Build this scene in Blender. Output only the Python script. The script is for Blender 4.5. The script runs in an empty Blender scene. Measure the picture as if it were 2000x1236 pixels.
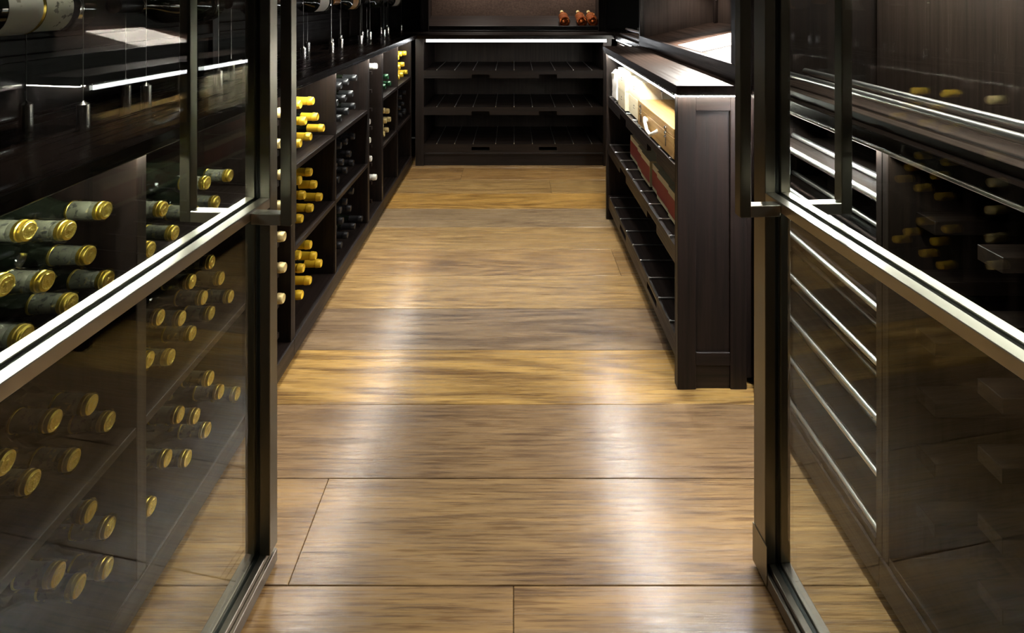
import bpy, bmesh, math, random
from mathutils import Vector, Matrix
R = random.Random(7)
SC = bpy.context.scene
COL = SC.collection

# ------------------------------------------------------------------ camera, world, lights, exposure
FPX, U0, V0, EYE = 1050.0, 1003.0, -5.0, 1.2     # focal length (px), principal point, eye height
cam_d = bpy.data.cameras.new('camera'); cam = bpy.data.objects.new('camera', cam_d); COL.objects.link(cam)
cam.location = (0, 0, EYE); cam.rotation_euler = (math.pi/2, 0, 0)
cam_d.sensor_width = 36; cam_d.lens = FPX/2000*36
cam_d.shift_x = (1000-U0)/2000; cam_d.shift_y = (V0-618)/2000
cam_d.clip_start = 0.05
SC.camera = cam
world = bpy.data.worlds.new('world'); SC.world = world; world.use_nodes = True
world.node_tree.nodes['Background'].inputs[0].default_value = (0.9, 0.85, 0.75, 1)
world.node_tree.nodes['Background'].inputs[1].default_value = 0.02
vs = SC.view_settings
vs.view_transform = 'Standard'; vs.look = 'None'; vs.exposure = 0.0; vs.gamma = 1.0; vs.use_curve_mapping = False
SC.cycles.max_bounces = 10; SC.cycles.transparent_max_bounces = 16; SC.cycles.glossy_bounces = 6
SC.cycles.sample_clamp_indirect = 60.0; SC.cycles.caustics_reflective = False; SC.cycles.caustics_refractive = False
SC.cycles.blur_glossy = 0.6

WARM = (1.0, 0.86, 0.66); NEUT = (1.0, 0.93, 0.84); COOL = (0.93, 0.96, 1.0)
LED_E = 150.0          # radiance of the under-counter strips
LED_BACK_E = 16.0
def spot(name, loc, target, power, angle, color=NEUT, size=0.03, blend=0.5):
    d = bpy.data.lights.new(name, 'SPOT'); d.energy = power; d.spot_size = math.radians(angle); d.spot_blend = blend
    d.color = color; d.shadow_soft_size = size
    o = bpy.data.objects.new(name, d); COL.objects.link(o); o.location = loc
    o.rotation_euler = (Vector(target)-Vector(loc)).to_track_quat('-Z', 'Y').to_euler()
    return o
CEIL = 2.5
# recessed ceiling downlights (x, y, target, power, cone)
DOWN = [((-0.10, 1.35, CEIL-0.03), (-0.10, 1.35, 0), 24, 72),
        ((0.10, 2.25, CEIL-0.03), (0.10, 2.25, 0), 38, 70),
        ((0.0, 3.05, CEIL-0.03), (0.0, 3.0, 0), 42, 62),
        ((0.52, 1.95, CEIL-0.03), (0.60, 1.93, 0.93), 60, 18),
        ((0.75, 1.22, CEIL-0.03), (0.66, 0.90, 0.8), 110, 40),
        ((-0.75, 1.22, CEIL-0.03), (-0.66, 0.90, 0.8), 40, 40),
        ((-0.70, 0.86, CEIL-0.03), (-0.90, 0.98, 1.15), 34, 24),
        ((-0.62, 2.50, CEIL-0.03), (-0.90, 2.60, 1.15), 36, 34)]
for i, (l, t, p, a) in enumerate(DOWN):
    spot('downlight_lamp', l, t, p, a, NEUT, 0.04, 0.8)
# small spots under the upper cabinets on the right and above the far ledge
for (l, t, p, a) in [((0.93, 3.35, 1.325), (0.97, 3.37, 0.93), 4, 120), ((0.86, 2.36, 1.325), (0.80, 2.20, 0.95), 130, 112),
                     ((0.95, 2.78, 1.325), (0.95, 2.80, 0.95), 5, 120),
                     ]:
    spot('cabinet_spot_lamp', l, t, p, a, NEUT, 0.012, 0.7)
spot('lobby_lamp', (0.0, -1.3, 2.45), (0.0, -1.3, 0), 120, 70, WARM, 0.05, 0.6)
for x in (-0.3, 0.42):
    spot('ledge_spot_lamp', (x, 4.36, 1.62), (x, 4.50, 1.0), 28, 110, NEUT, 0.015, 0.7)

# ------------------------------------------------------------------ node material helpers
def new_mat(name):
    m = bpy.data.materials.new(name); m.use_nodes = True
    nt = m.node_tree; b = nt.nodes['Principled BSDF']
    return m, nt, b
def N(nt, t, **kw):
    n = nt.nodes.new(t)
    for k, v in kw.items():
        if k in n.inputs: n.inputs[k].default_value = v
        else: setattr(n, k, v)
    return n
def L(nt, a, ao, b, bi): nt.links.new(a.outputs[ao], b.inputs[bi])
def ramp(nt, stops):
    r = nt.nodes.new('ShaderNodeValToRGB'); e = r.color_ramp.elements
    while len(e) < len(stops): e.new(0.5)
    for k, (p, c) in enumerate(stops): e[k].position = p; e[k].color = (*c, 1) if len(c) == 3 else c
    return r
def simple(name, col, rough=0.5, metal=0.0, **kw):
    m, nt, b = new_mat(name)
    b.inputs['Base Color'].default_value = (*col, 1); b.inputs['Roughness'].default_value = rough; b.inputs['Metallic'].default_value = metal
    for k, v in kw.items(): b.inputs[k.replace('_', ' ')].default_value = v
    # a little procedural unevenness so no surface is perfectly flat
    tc = N(nt, 'ShaderNodeTexCoord'); nz = N(nt, 'ShaderNodeTexNoise', Scale=60.0, Detail=4.0)
    L(nt, tc, 'Object', nz, 'Vector')
    bp = N(nt, 'ShaderNodeBump', Strength=0.04, Distance=0.002); L(nt, nz, 'Fac', bp, 'Height'); L(nt, bp, 'Normal', b, 'Normal')
    return m
def wenge(name, axis, dark=(0.005, 0.0032, 0.0027), light=(0.022, 0.014, 0.011), rough=0.42, bump=0.35):
    m, nt, b = new_mat(name)
    tc = N(nt, 'ShaderNodeTexCoord'); mp = N(nt, 'ShaderNodeMapping')
    sc = [70.0, 70.0, 70.0]; sc['xyz'.index(axis)] = 2.5
    mp.inputs['Scale'].default_value = sc
    L(nt, tc, 'Object', mp, 'Vector')
    oi = N(nt, 'ShaderNodeObjectInfo'); ad = N(nt, 'ShaderNodeVectorMath', operation='ADD')
    mu = N(nt, 'ShaderNodeMath', operation='MULTIPLY'); mu.inputs[1].default_value = 40.0
    L(nt, oi, 'Random', mu, 0); L(nt, mp, 'Vector', ad, 0); L(nt, mu, 'Value', ad, 1)
    n1 = N(nt, 'ShaderNodeTexNoise', Scale=1.0, Detail=6.0, Roughness=0.65, Distortion=0.4); L(nt, ad, 'Vector', n1, 'Vector')
    rp = ramp(nt, [(0.30, dark), (0.52, tuple(0.5*(a+c) for a, c in zip(dark, light))), (0.75, light)])
    L(nt, n1, 'Fac', rp, 'Fac'); L(nt, rp, 'Color', b, 'Base Color')
    r2 = ramp(nt, [(0.3, (rough+0.12,)*3), (0.7, (rough-0.08,)*3)]); L(nt, n1, 'Fac', r2, 'Fac'); L(nt, r2, 'Color', b, 'Roughness')
    bp = N(nt, 'ShaderNodeBump', Strength=bump, Distance=0.0015); L(nt, n1, 'Fac', bp, 'Height'); L(nt, bp, 'Normal', b, 'Normal')
    b.inputs['Specular IOR Level'].default_value = 0.28
    return m
WX, WY, WZ = wenge('wenge_across', 'x'), wenge('wenge_along', 'y'), wenge('wenge_upright', 'z')
WTOP = wenge('wenge_worktop', 'y', rough=0.22, bump=0.06)
WTOPI = wenge('wenge_worktop_satin', 'y', (0.012, 0.008, 0.006), (0.045, 0.031, 0.025), rough=0.40, bump=0.12)
WTOPX = wenge('wenge_worktop_across', 'x', rough=0.30, bump=0.12)
WBROWN = wenge('wenge_display', 'y', dark=(0.03, 0.018, 0.013), light=(0.085, 0.055, 0.042), rough=0.42, bump=0.2)
WBED = wenge('wenge_sloping_bed', 'y', dark=(0.012, 0.007, 0.005), light=(0.05, 0.031, 0.023), rough=0.6, bump=0.2)
for m_, v_ in ((WBED, 0.06), (WTOPI, 0.13)): m_.node_tree.nodes['Principled BSDF'].inputs['Specular IOR Level'].default_value = v_
WDARK = wenge('wenge_back', 'y', (0.003, 0.002, 0.0018), (0.010, 0.0065, 0.0055), rough=0.5, bump=0.2)
WDARK.node_tree.nodes['Principled BSDF'].inputs['Specular IOR Level'].default_value = 0.15
WPANEL = wenge('wenge_panel', 'z', dark=(0.020, 0.013, 0.010), light=(0.055, 0.037, 0.029), rough=0.45, bump=0.2)

def oak_mat():
    m, nt, b = new_mat('oak_plank')
    tc = N(nt, 'ShaderNodeTexCoord'); oi = N(nt, 'ShaderNodeObjectInfo')
    sep = N(nt, 'ShaderNodeMath', operation='MULTIPLY'); sep.inputs[1].default_value = 53.0; L(nt, oi, 'Random', sep, 0)
    ad = N(nt, 'ShaderNodeVectorMath', operation='ADD'); L(nt, tc, 'Object', ad, 0); L(nt, sep, 'Value', ad, 1)
    # broad figure: contour lines of a stretched noise read as cathedral grain
    m1 = N(nt, 'ShaderNodeMapping'); m1.inputs['Scale'].default_value = (0.55, 4.2, 1.0); L(nt, ad, 'Vector', m1, 'Vector')
    n1 = N(nt, 'ShaderNodeTexNoise', Scale=1.0, Detail=2.0, Roughness=0.45, Distortion=0.3); L(nt, m1, 'Vector', n1, 'Vector')
    k = N(nt, 'ShaderNodeMath', operation='MULTIPLY'); k.inputs[1].default_value = 85.0; L(nt, n1, 'Fac', k, 0)
    s = N(nt, 'ShaderNodeMath', operation='SINE'); L(nt, k, 'Value', s, 0)
    # fine fibres
    m2 = N(nt, 'ShaderNodeMapping'); m2.inputs['Scale'].default_value = (3.0, 135.0, 1.0); L(nt, ad, 'Vector', m2, 'Vector')
    n2 = N(nt, 'ShaderNodeTexNoise', Scale=1.0, Detail=4.0, Roughness=0.75); L(nt, m2, 'Vector', n2, 'Vector')
    # slow shade drift and dark streaks
    m3 = N(nt, 'ShaderNodeMapping'); m3.inputs['Scale'].default_value = (1.6, 14.0, 1.0); L(nt, ad, 'Vector', m3, 'Vector')
    n3 = N(nt, 'ShaderNodeTexNoise', Scale=1.0, Detail=3.0, Roughness=0.6, Distortion=0.8); L(nt, m3, 'Vector', n3, 'Vector')
    a1 = N(nt, 'ShaderNodeMath', operation='MULTIPLY'); nt.links.new(oi.outputs['Alpha'], a1.inputs[1]); L(nt, s, 'Value', a1, 0)
    a2 = N(nt, 'ShaderNodeMath', operation='MULTIPLY_ADD'); a2.inputs[1].default_value = 0.85; L(nt, n2, 'Fac', a2, 0); L(nt, a1, 'Value', a2, 2)
    a3 = N(nt, 'ShaderNodeMath', operation='MULTIPLY_ADD'); a3.inputs[1].default_value = 0.46; L(nt, n3, 'Fac', a3, 0); L(nt, a2, 'Value', a3, 2)
    rp = ramp(nt, [(0.44, (0.42, 0.36, 0.32)), (0.64, (0.86, 0.84, 0.82)), (0.84, (1.14, 1.12, 1.04))]); L(nt, a3, 'Value', rp, 'Fac')
    mx = N(nt, 'ShaderNodeMix', data_type='RGBA', blend_type='MULTIPLY'); mx.inputs['Factor'].default_value = 1.0
    nt.links.new(oi.outputs['Color'], mx.inputs['A']); nt.links.new(rp.outputs['Color'], mx.inputs['B'])
    # open pores: short dark fibres along the board
    m4 = N(nt, 'ShaderNodeMapping'); m4.inputs['Scale'].default_value = (9.0, 260.0, 1.0); L(nt, ad, 'Vector', m4, 'Vector')
    n4 = N(nt, 'ShaderNodeTexNoise', Scale=1.0, Detail=2.0, Roughness=0.6); L(nt, m4, 'Vector', n4, 'Vector')
    r4 = ramp(nt, [(0.36, (0.56, 0.50, 0.46)), (0.50, (1.0, 1.0, 1.0))]); L(nt, n4, 'Fac', r4, 'Fac')
    mx2 = N(nt, 'ShaderNodeMix', data_type='RGBA', blend_type='MULTIPLY'); mx2.inputs['Factor'].default_value = 1.0
    nt.links.new(mx.outputs['Result'], mx2.inputs['A']); nt.links.new(r4.outputs['Color'], mx2.inputs['B'])
    nt.links.new(mx2.outputs['Result'], b.inputs['Base Color'])
    rr = ramp(nt, [(0.3, (0.32,)*3), (0.7, (0.21,)*3)]); L(nt, n2, 'Fac', rr, 'Fac'); L(nt, rr, 'Color', b, 'Roughness')
    bp = N(nt, 'ShaderNodeBump', Strength=0.32, Distance=0.0012); L(nt, a3, 'Value', bp, 'Height'); L(nt, bp, 'Normal', b, 'Normal')
    b.inputs['Specular IOR Level'].default_value = 0.65
    return m
OAK = oak_mat()

def brushed(name, col, rough, axis=2):
    m, nt, b = new_mat(name)
    b.inputs['Base Color'].default_value = (*col, 1); b.inputs['Metallic'].default_value = 1.0
    tc = N(nt, 'ShaderNodeTexCoord'); mp = N(nt, 'ShaderNodeMapping'); s = [400.0]*3; s[axis] = 4.0
    mp.inputs['Scale'].default_value = s; L(nt, tc, 'Object', mp, 'Vector')
    n = N(nt, 'ShaderNodeTexNoise', Scale=1.0, Detail=3.0); L(nt, mp, 'Vector', n, 'Vector')
    r = ramp(nt, [(0.3, (rough-0.02,)*3), (0.7, (rough+0.03,)*3)]); L(nt, n, 'Fac', r, 'Fac'); L(nt, r, 'Color', b, 'Roughness')
    return m
STEEL_H = brushed('brushed_steel_rail', (0.50, 0.475, 0.42), 0.32, 0)
STEEL_B = brushed('brushed_steel_rail_darkened', (0.17, 0.15, 0.125), 0.36, 0)  # door steel darkened in colour to offset lamp highlights on the bottom rails
STEEL_V = brushed('brushed_steel_upright', (0.20, 0.185, 0.15), 0.36, 2)
CHROME = simple('polished_chrome', (0.82, 0.82, 0.80), 0.16, 1.0)
RAILM = simple('satin_chrome_rail', (0.85, 0.85, 0.84), 0.34, 1.0)
FERRULE = simple('satin_steel', (0.62, 0.60, 0.57), 0.25, 1.0)
CABLE = simple('steel_cable', (0.45, 0.44, 0.42), 0.35, 1.0)
GASKET = simple('black_gasket', (0.012, 0.013, 0.012), 0.45)
BLACKM = simple('black_metal', (0.02, 0.02, 0.02), 0.4)
def glass_mat(name, tint=(0.83, 0.855, 0.815), f0=0.027):
    m = bpy.data.materials.new(name); m.use_nodes = True; nt = m.node_tree
    for n in list(nt.nodes):
        if n.type != 'OUTPUT_MATERIAL': nt.nodes.remove(n)
    out = [n for n in nt.nodes if n.type == 'OUTPUT_MATERIAL'][0]
    g = N(nt, 'ShaderNodeNewGeometry'); d = N(nt, 'ShaderNodeVectorMath', operation='DOT_PRODUCT')
    L(nt, g, 'Normal', d, 0); L(nt, g, 'Incoming', d, 1)
    ab = N(nt, 'ShaderNodeMath', operation='ABSOLUTE'); nt.links.new(d.outputs['Value'], ab.inputs[0])
    om = N(nt, 'ShaderNodeMath', operation='SUBTRACT'); om.inputs[0].default_value = 1.0; L(nt, ab, 'Value', om, 1)
    pw = N(nt, 'ShaderNodeMath', operation='POWER'); pw.inputs[1].default_value = 5.0; L(nt, om, 'Value', pw, 0)
    ma = N(nt, 'ShaderNodeMath', operation='MULTIPLY_ADD'); ma.inputs[1].default_value = 1-f0; ma.inputs[2].default_value = f0; L(nt, pw, 'Value', ma, 0)
    tr = N(nt, 'ShaderNodeBsdfTransparent'); tr.inputs[0].default_value = (*tint, 1)
    gl = N(nt, 'ShaderNodeBsdfGlossy'); gl.inputs['Roughness'].default_value = 0.0; gl.inputs[0].default_value = (1, 1, 1, 1)
    mx = N(nt, 'ShaderNodeMixShader'); L(nt, ma, 'Value', mx, 0); L(nt, tr, 0, mx, 1); L(nt, gl, 0, mx, 2); L(nt, mx, 0, out, 0)
    return m
GLASS = glass_mat('clear_pane')
def film_mat():
    m = bpy.data.materials.new('clear_film'); m.use_nodes = True; nt = m.node_tree
    for n in list(nt.nodes):
        if n.type != 'OUTPUT_MATERIAL': nt.nodes.remove(n)
    out = [n for n in nt.nodes if n.type == 'OUTPUT_MATERIAL'][0]
    tr = N(nt, 'ShaderNodeBsdfTransparent'); tr.inputs[0].default_value = (0.95, 0.95, 0.93, 1)
    gl = N(nt, 'ShaderNodeBsdfGlossy'); gl.inputs['Roughness'].default_value = 0.06; gl.inputs[0].default_value = (1, 1, 1, 1)
    mx = N(nt, 'ShaderNodeMixShader'); mx.inputs[0].default_value = 0.22; L(nt, tr, 0, mx, 1); L(nt, gl, 0, mx, 2); L(nt, mx, 0, out, 0)
    return m
FILM = film_mat()
def emit_mat(name, col, e):
    m, nt, b = new_mat(name)
    b.inputs['Base Color'].default_value = (*col, 1); b.inputs['Emission Color'].default_value = (*col, 1); b.inputs['Emission Strength'].default_value = e
    return m
LEDC = (0.98, 0.98, 0.89)
LED = emit_mat('led_diffuser', LEDC, LED_E)
LEDI = emit_mat('cabinet_led_diffuser', LEDC, LED_E*2.3)
LEDN = emit_mat('bay_led_diffuser', LEDC, LED_E*0.45)
LEDE = emit_mat('end_led_diffuser', LEDC, LED_E*1.6)
LEDF = emit_mat('corner_led_diffuser', LEDC, 40.0)
LEDR = emit_mat('rail_led_diffuser', (0.97, 0.98, 1.0), LED_E*4.5)
LEDB = emit_mat('far_led_diffuser', (0.95, 0.97, 1.0), 16.0)
LEDU = emit_mat('upper_led_diffuser', (1.0, 0.96, 0.92), 110.0)
LEDP = emit_mat('panel_led_diffuser', (1.0, 0.95, 0.88), 120.0)
LAMP = emit_mat('lamp_lens', NEUT, 6.0)
DARKGLASS = simple('dark_bottle_glass', (0.010, 0.013, 0.008), 0.08)
GREENGLASS = simple('olive_bottle_glass', (0.012, 0.02, 0.006), 0.08)
def rose_mat():
    m, nt, b = new_mat('rose_wine_glass')
    b.inputs['Base Color'].default_value = (0.85, 0.24, 0.06, 1); b.inputs['Roughness'].default_value = 0.05
    b.inputs['Transmission Weight'].default_value = 0.75; b.inputs['IOR'].default_value = 1.35
    tc = N(nt, 'ShaderNodeTexCoord'); nz = N(nt, 'ShaderNodeTexNoise', Scale=18.0); L(nt, tc, 'Object', nz, 'Vector')
    rp = ramp(nt, [(0.35, (0.50, 0.10, 0.02)), (0.7, (0.92, 0.30, 0.09))]); L(nt, nz, 'Fac', rp, 'Fac'); L(nt, rp, 'Color', b, 'Base Color')
    return m
ROSE = rose_mat()
def foil(name, col, metal, rough, bump=0.25, scale=220.0):
    m, nt, b = new_mat(name)
    b.inputs['Base Color'].default_value = (*col, 1); b.inputs['Metallic'].default_value = metal; b.inputs['Roughness'].default_value = rough
    tc = N(nt, 'ShaderNodeTexCoord'); nz = N(nt, 'ShaderNodeTexVoronoi', Scale=scale); L(nt, tc, 'Object', nz, 'Vector')
    bp = N(nt, 'ShaderNodeBump', Strength=bump, Distance=0.001); L(nt, nz, 'Distance', bp, 'Height'); L(nt, bp, 'Normal', b, 'Normal')
    return m
GOLD = foil('gold_foil', (0.80, 0.60, 0.12), 1.0, 0.30, 0.10)
GOLDEMB = foil('embossed_gold_foil', (0.80, 0.62, 0.14), 1.0, 0.30, 1.0, 300.0)
YELLOW = foil('yellow_foil', (0.86, 0.55, 0.035), 0.15, 0.34, 0.08)
CREAMF = foil('cream_foil', (0.78, 0.62, 0.28), 0.35, 0.35, 0.1)
WHITEF = foil('white_foil', (0.80, 0.79, 0.74), 0.1, 0.35, 0.08)
GREYF = foil('charcoal_foil', (0.030, 0.031, 0.033), 0.5, 0.34, 0.08)
BLACKF = foil('black_foil', (0.020, 0.020, 0.022), 0.4, 0.34, 0.08)
GREENF = foil('green_foil', (0.006, 0.055, 0.018), 0.3, 0.32, 0.08)
AMBERF = foil('amber_foil', (0.42, 0.20, 0.05), 0.5, 0.35, 0.08)
def print_mat(name, base, ink, scale=90.0, lo=0.56, hi=0.60, rough=0.5):
    m, nt, b = new_mat(name); b.inputs['Roughness'].default_value = rough
    tc = N(nt, 'ShaderNodeTexCoord'); n = N(nt, 'ShaderNodeTexNoise', Scale=scale, Detail=4.0, Roughness=0.6); L(nt, tc, 'Object', n, 'Vector')
    r = ramp(nt, [(lo, base), (hi, ink)]); L(nt, n, 'Fac', r, 'Fac'); L(nt, r, 'Color', b, 'Base Color')
    return m
SLEEVE = print_mat('printed_grey_sleeve', (0.125, 0.125, 0.088), (0.03, 0.03, 0.026), 80.0)
LABELM = print_mat('cream_printed_label', (0.66, 0.64, 0.52), (0.16, 0.16, 0.13), 45.0, 0.60, 0.63)
LABELW = print_mat('white_printed_label', (0.72, 0.70, 0.62), (0.35, 0.32, 0.26), 40.0, 0.64, 0.68)
LABELA = print_mat('amber_printed_label', (0.50, 0.26, 0.08), (0.25, 0.10, 0.03), 40.0, 0.60, 0.66)
PAPER = simple('paper', (0.82, 0.78, 0.74), 0.7)
INK = simple('ink', (0.10, 0.08, 0.08), 0.7)
def wood_light(name, c0, c1, axis='y', rough=0.5):
    m = wenge(name, axis, dark=c0, light=c1, rough=rough, bump=0.08); return m
CASEWOOD = wood_light('pine_case', (0.25, 0.135, 0.042), (0.42, 0.25, 0.085))
CASEPALE = wood_light('pale_case', (0.62, 0.54, 0.36), (0.74, 0.66, 0.48))
WHITEC = simple('white_card', (0.80, 0.79, 0.74), 0.6)
CREAMC = simple('cream_card', (0.62, 0.53, 0.32), 0.6)
REDC = print_mat('red_card', (0.26, 0.018, 0.010), (0.34, 0.05, 0.02), 30.0, 0.55, 0.75)
ROPE = simple('white_rope', (0.85, 0.84, 0.78), 0.6)
PLASTER = simple('dark_plaster', (0.035, 0.03, 0.027), 0.8)
WALLM = simple('dark_wall_paint', (0.02, 0.016, 0.014), 0.7)

# ------------------------------------------------------------------ mesh helpers
def link_mesh(name, bm, mat, parent=None, smooth=False):
    me = bpy.data.meshes.new(name)
    bmesh.ops.recalc_face_normals(bm, faces=bm.faces)
    bm.to_mesh(me); bm.free()
    mats = mat if isinstance(mat, (list, tuple)) else [mat]
    for x in mats: me.materials.append(x)
    if smooth:
        me.polygons.foreach_set('use_smooth', [True]*len(me.polygons))
        me.set_sharp_from_angle(angle=math.radians(40))
    o = bpy.data.objects.new(name, me); COL.objects.link(o)
    if parent is not None:
        o.parent = parent
    return o
def base_of(p):      # world location of an unrotated parent chain
    v = Vector((0, 0, 0))
    while p is not None: v += p.location; p = p.parent
    return v
def add_box(bm, x0, x1, y0, y1, z0, z1, bevel=0.0):
    vs_ = [bm.verts.new(c) for c in ((x0,y0,z0),(x1,y0,z0),(x1,y1,z0),(x0,y1,z0),(x0,y0,z1),(x1,y0,z1),(x1,y1,z1),(x0,y1,z1))]
    fs = [bm.faces.new([vs_[i] for i in f]) for f in ((0,3,2,1),(4,5,6,7),(0,1,5,4),(1,2,6,5),(2,3,7,6),(3,0,4,7))]
    if bevel:
        es = list({e for f in fs for e in f.edges})
        bmesh.ops.bevel(bm, geom=es, offset=bevel, segments=1, profile=0.5, affect='EDGES')
def box(name, x0, x1, y0, y1, z0, z1, mat, parent=None, bevel=0.0012, local=False):
    b = Vector((0, 0, 0)) if local else base_of(parent)
    bm = bmesh.new(); add_box(bm, x0-b.x, x1-b.x, y0-b.y, y1-b.y, z0-b.z, z1-b.z, bevel)
    return link_mesh(name, bm, mat, parent)
def boxes(name, lst, mat, parent=None, bevel=0.0012, local=False):
    b = Vector((0, 0, 0)) if local else base_of(parent)
    bm = bmesh.new()
    for (x0, x1, y0, y1, z0, z1) in lst: add_box(bm, x0-b.x, x1-b.x, y0-b.y, y1-b.y, z0-b.z, z1-b.z, bevel)
    return link_mesh(name, bm, mat, parent)
def prism(name, pts, axis, a0, a1, mat, parent=None, local=False):
    """outline pts in the plane across AXIS, extruded from a0 to a1 (x: pts=(y,z); y: pts=(x,z); z: pts=(x,y))"""
    b = Vector((0, 0, 0)) if local else base_of(parent)
    def P(p, a):
        v = {'x': (a, p[0], p[1]), 'y': (p[0], a, p[1]), 'z': (p[0], p[1], a)}[axis]
        return Vector(v)-b
    bm = bmesh.new(); A = [bm.verts.new(P(p, a0)) for p in pts]; B = [bm.verts.new(P(p, a1)) for p in pts]; n = len(pts)
    bm.faces.new(A); bm.faces.new(B[::-1])
    for i in range(n): bm.faces.new([A[i], A[(i+1) % n], B[(i+1) % n], B[i]])
    bmesh.ops.triangulate(bm, faces=[f for f in bm.faces if len(f.verts) > 4])
    return link_mesh(name, bm, mat, parent)
def add_tube(bm, pts, r, seg=10, caps=True):
    rings = []
    for i, p in enumerate(pts):
        p = Vector(p); a = Vector(pts[max(i-1, 0)]); c = Vector(pts[min(i+1, len(pts)-1)])
        q = (c-a).to_track_quat('Z', 'Y'); rr = r[i] if isinstance(r, (list, tuple)) else r
        rings.append([bm.verts.new(p+q @ Vector((rr*math.cos(2*math.pi*k/seg), rr*math.sin(2*math.pi*k/seg), 0))) for k in range(seg)])
    for a, c in zip(rings, rings[1:]):
        for k in range(seg): bm.faces.new([a[k], a[(k+1) % seg], c[(k+1) % seg], c[k]])
    if caps: bm.faces.new(rings[0][::-1]); bm.faces.new(rings[-1])
def tube(name, pts, r, mat, parent=None, seg=10, local=False):
    b = Vector((0, 0, 0)) if local else base_of(parent)
    bm = bmesh.new(); add_tube(bm, [Vector(p)-b for p in pts], r, seg)
    return link_mesh(name, bm, mat, parent, smooth=True)
def lathe_bm(prof, seg=20, axis='x', cap0=True, cap1=True):
    """prof: list of (a, r) along AXIS"""
    bm = bmesh.new(); rings = []
    for a, r in prof:
        ring = []
        for k in range(seg):
            c, s = r*math.cos(2*math.pi*k/seg), r*math.sin(2*math.pi*k/seg)
            ring.append(bm.verts.new((a, c, s) if axis == 'x' else (c, a, s) if axis == 'y' else (c, s, a)))
        rings.append(ring)
    for p, q in zip(rings, rings[1:]):
        for k in range(seg): bm.faces.new([p[k], p[(k+1) % seg], q[(k+1) % seg], q[k]])
    if cap0: bm.faces.new(rings[0][::-1])
    if cap1: bm.faces.new(rings[-1])
    return bm
def lathe(name, prof, mat, parent=None, seg=20, axis='x', cap0=True, cap1=True):
    return link_mesh(name, lathe_bm(prof, seg, axis, cap0, cap1), mat, parent, smooth=True)
def empty(name, loc=(0, 0, 0), rz=0.0):
    o = bpy.data.objects.new(name, None); COL.objects.link(o); o.location = loc; o.rotation_euler = (0, 0, rz); o.empty_display_size = 0.05
    return o
def tag(o, label, cat=None, group=None, kind=None):
    o['label'] = label
    if cat: o['category'] = cat
    if group: o['group'] = group
    if kind: o['kind'] = kind
    return o
def dup(root):
    r = root.copy(); COL.objects.link(r)
    for ch in root.children:
        c = ch.copy(); COL.objects.link(c); c.parent = r
        for g in ch.children:
            d = g.copy(); COL.objects.link(d); d.parent = c
    return r

# ------------------------------------------------------------------ main dimensions
ZT, ZB = 0.934, 0.906           # worktop top and underside
XL, XLE = -0.725, -0.688        # left cabinet fronts, left worktop edge
XR, XRE = 0.735, 0.715          # right cabinet fronts, right worktop edge
YN = 0.485                      # inner face of the entrance end
YB = 3.83                       # far cabinet front
YW = 4.62                       # far wall

# ------------------------------------------------------------------ the room
floor = box('floor', -1.25, 1.25, -2.25, YW, -0.05, -0.012, PLASTER, bevel=0)
tag(floor, 'oiled oak plank floor running across the aisle', kind='structure')
PW = 0.2444; Y0 = 1.0975
tones = {0: (0.335, 0.205, 0.088), 1: (0.325, 0.205, 0.095), 2: (0.265, 0.168, 0.085), 3: (0.42, 0.258, 0.084), 4: (0.265, 0.18, 0.105), 5: (0.42, 0.27, 0.112),
         6: (0.40, 0.25, 0.106), 7: (0.42, 0.272, 0.115), 8: (0.34, 0.24, 0.135), 9: (0.47, 0.268, 0.072), 10: (0.39, 0.242, 0.09), 11: (0.40, 0.228, 0.08)}
FIG = {0: 0.05, 1: 0.06, 2: 0.05, 3: 0.13, 4: 0.12, 5: 0.06, 6: 0.07, 8: 0.05, 9: 0.09}
joints = {0: [0.0], 1: [-0.461], 2: [0.92], 3: [-0.95], 4: [0.88], 5: [-0.93], 6: [0.465], 7: [-0.9], 8: [0.8], 9: [-0.8], 10: [0.235], 11: [-0.35]}
for i in range(-12, 15):
    y0 = Y0+(i-1)*PW; y1 = y0+PW
    if y0 > YW-0.02: break
    y1 = min(y1, YW)
    cuts = [-1.25]+joints.get(i, [R.uniform(-0.7, 0.7)])+[1.25]
    for a, c in zip(cuts, cuts[1:]):
        p = box('plank', a+0.0006, c-0.0006, y0+0.0007, y1-0.0007, -0.014, 0.0, OAK, floor, bevel=0.0010)
        p.location = ((a+c)/2, (y0+y1)/2, 0)
        me = p.data; me.transform(Matrix.Translation((-(a+c)/2, -(y0+y1)/2, 0)))
        t = tones.get(i, (0.36, 0.22, 0.10)); k = R.uniform(0.92, 1.08)
        p.color = (t[0]*k, t[1]*k, t[2]*k, FIG.get(i, 0.07))      # alpha carries the strength of the grain figure
wl = box('wall_left', -1.25, -1.13, YN-0.1, YW, 0, CEIL, WALLM, bevel=0); tag(wl, 'dark panelled wall behind the left counter', kind='structure')
wr = box('wall_right', 1.13, 1.25, YN-0.1, YW, 0, CEIL, WALLM, bevel=0); tag(wr, 'dark wall behind the right cabinets', kind='structure')
wb = box('wall_back', -1.25, 1.25, YW, YW+0.1, 0, CEIL, WALLM, bevel=0); tag(wb, 'dark wall at the far end of the cellar', kind='structure')
wf = boxes('wall_front', [(-1.25, -0.70, YN-0.1, YN, 0, CEIL), (0.70, 1.25, YN-0.1, YN, 0, CEIL), (-0.70, 0.70, YN-0.1, YN, 2.32, CEIL)], WALLM, bevel=0)
tag(wf, 'dark wall around the cellar entrance', kind='structure')
ce = box('ceiling', -1.25, 1.25, YN-0.1, YW+0.1, CEIL, CEIL+0.1, PLASTER, bevel=0); tag(ce, 'dark cellar ceiling with recessed lights', kind='structure')
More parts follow.
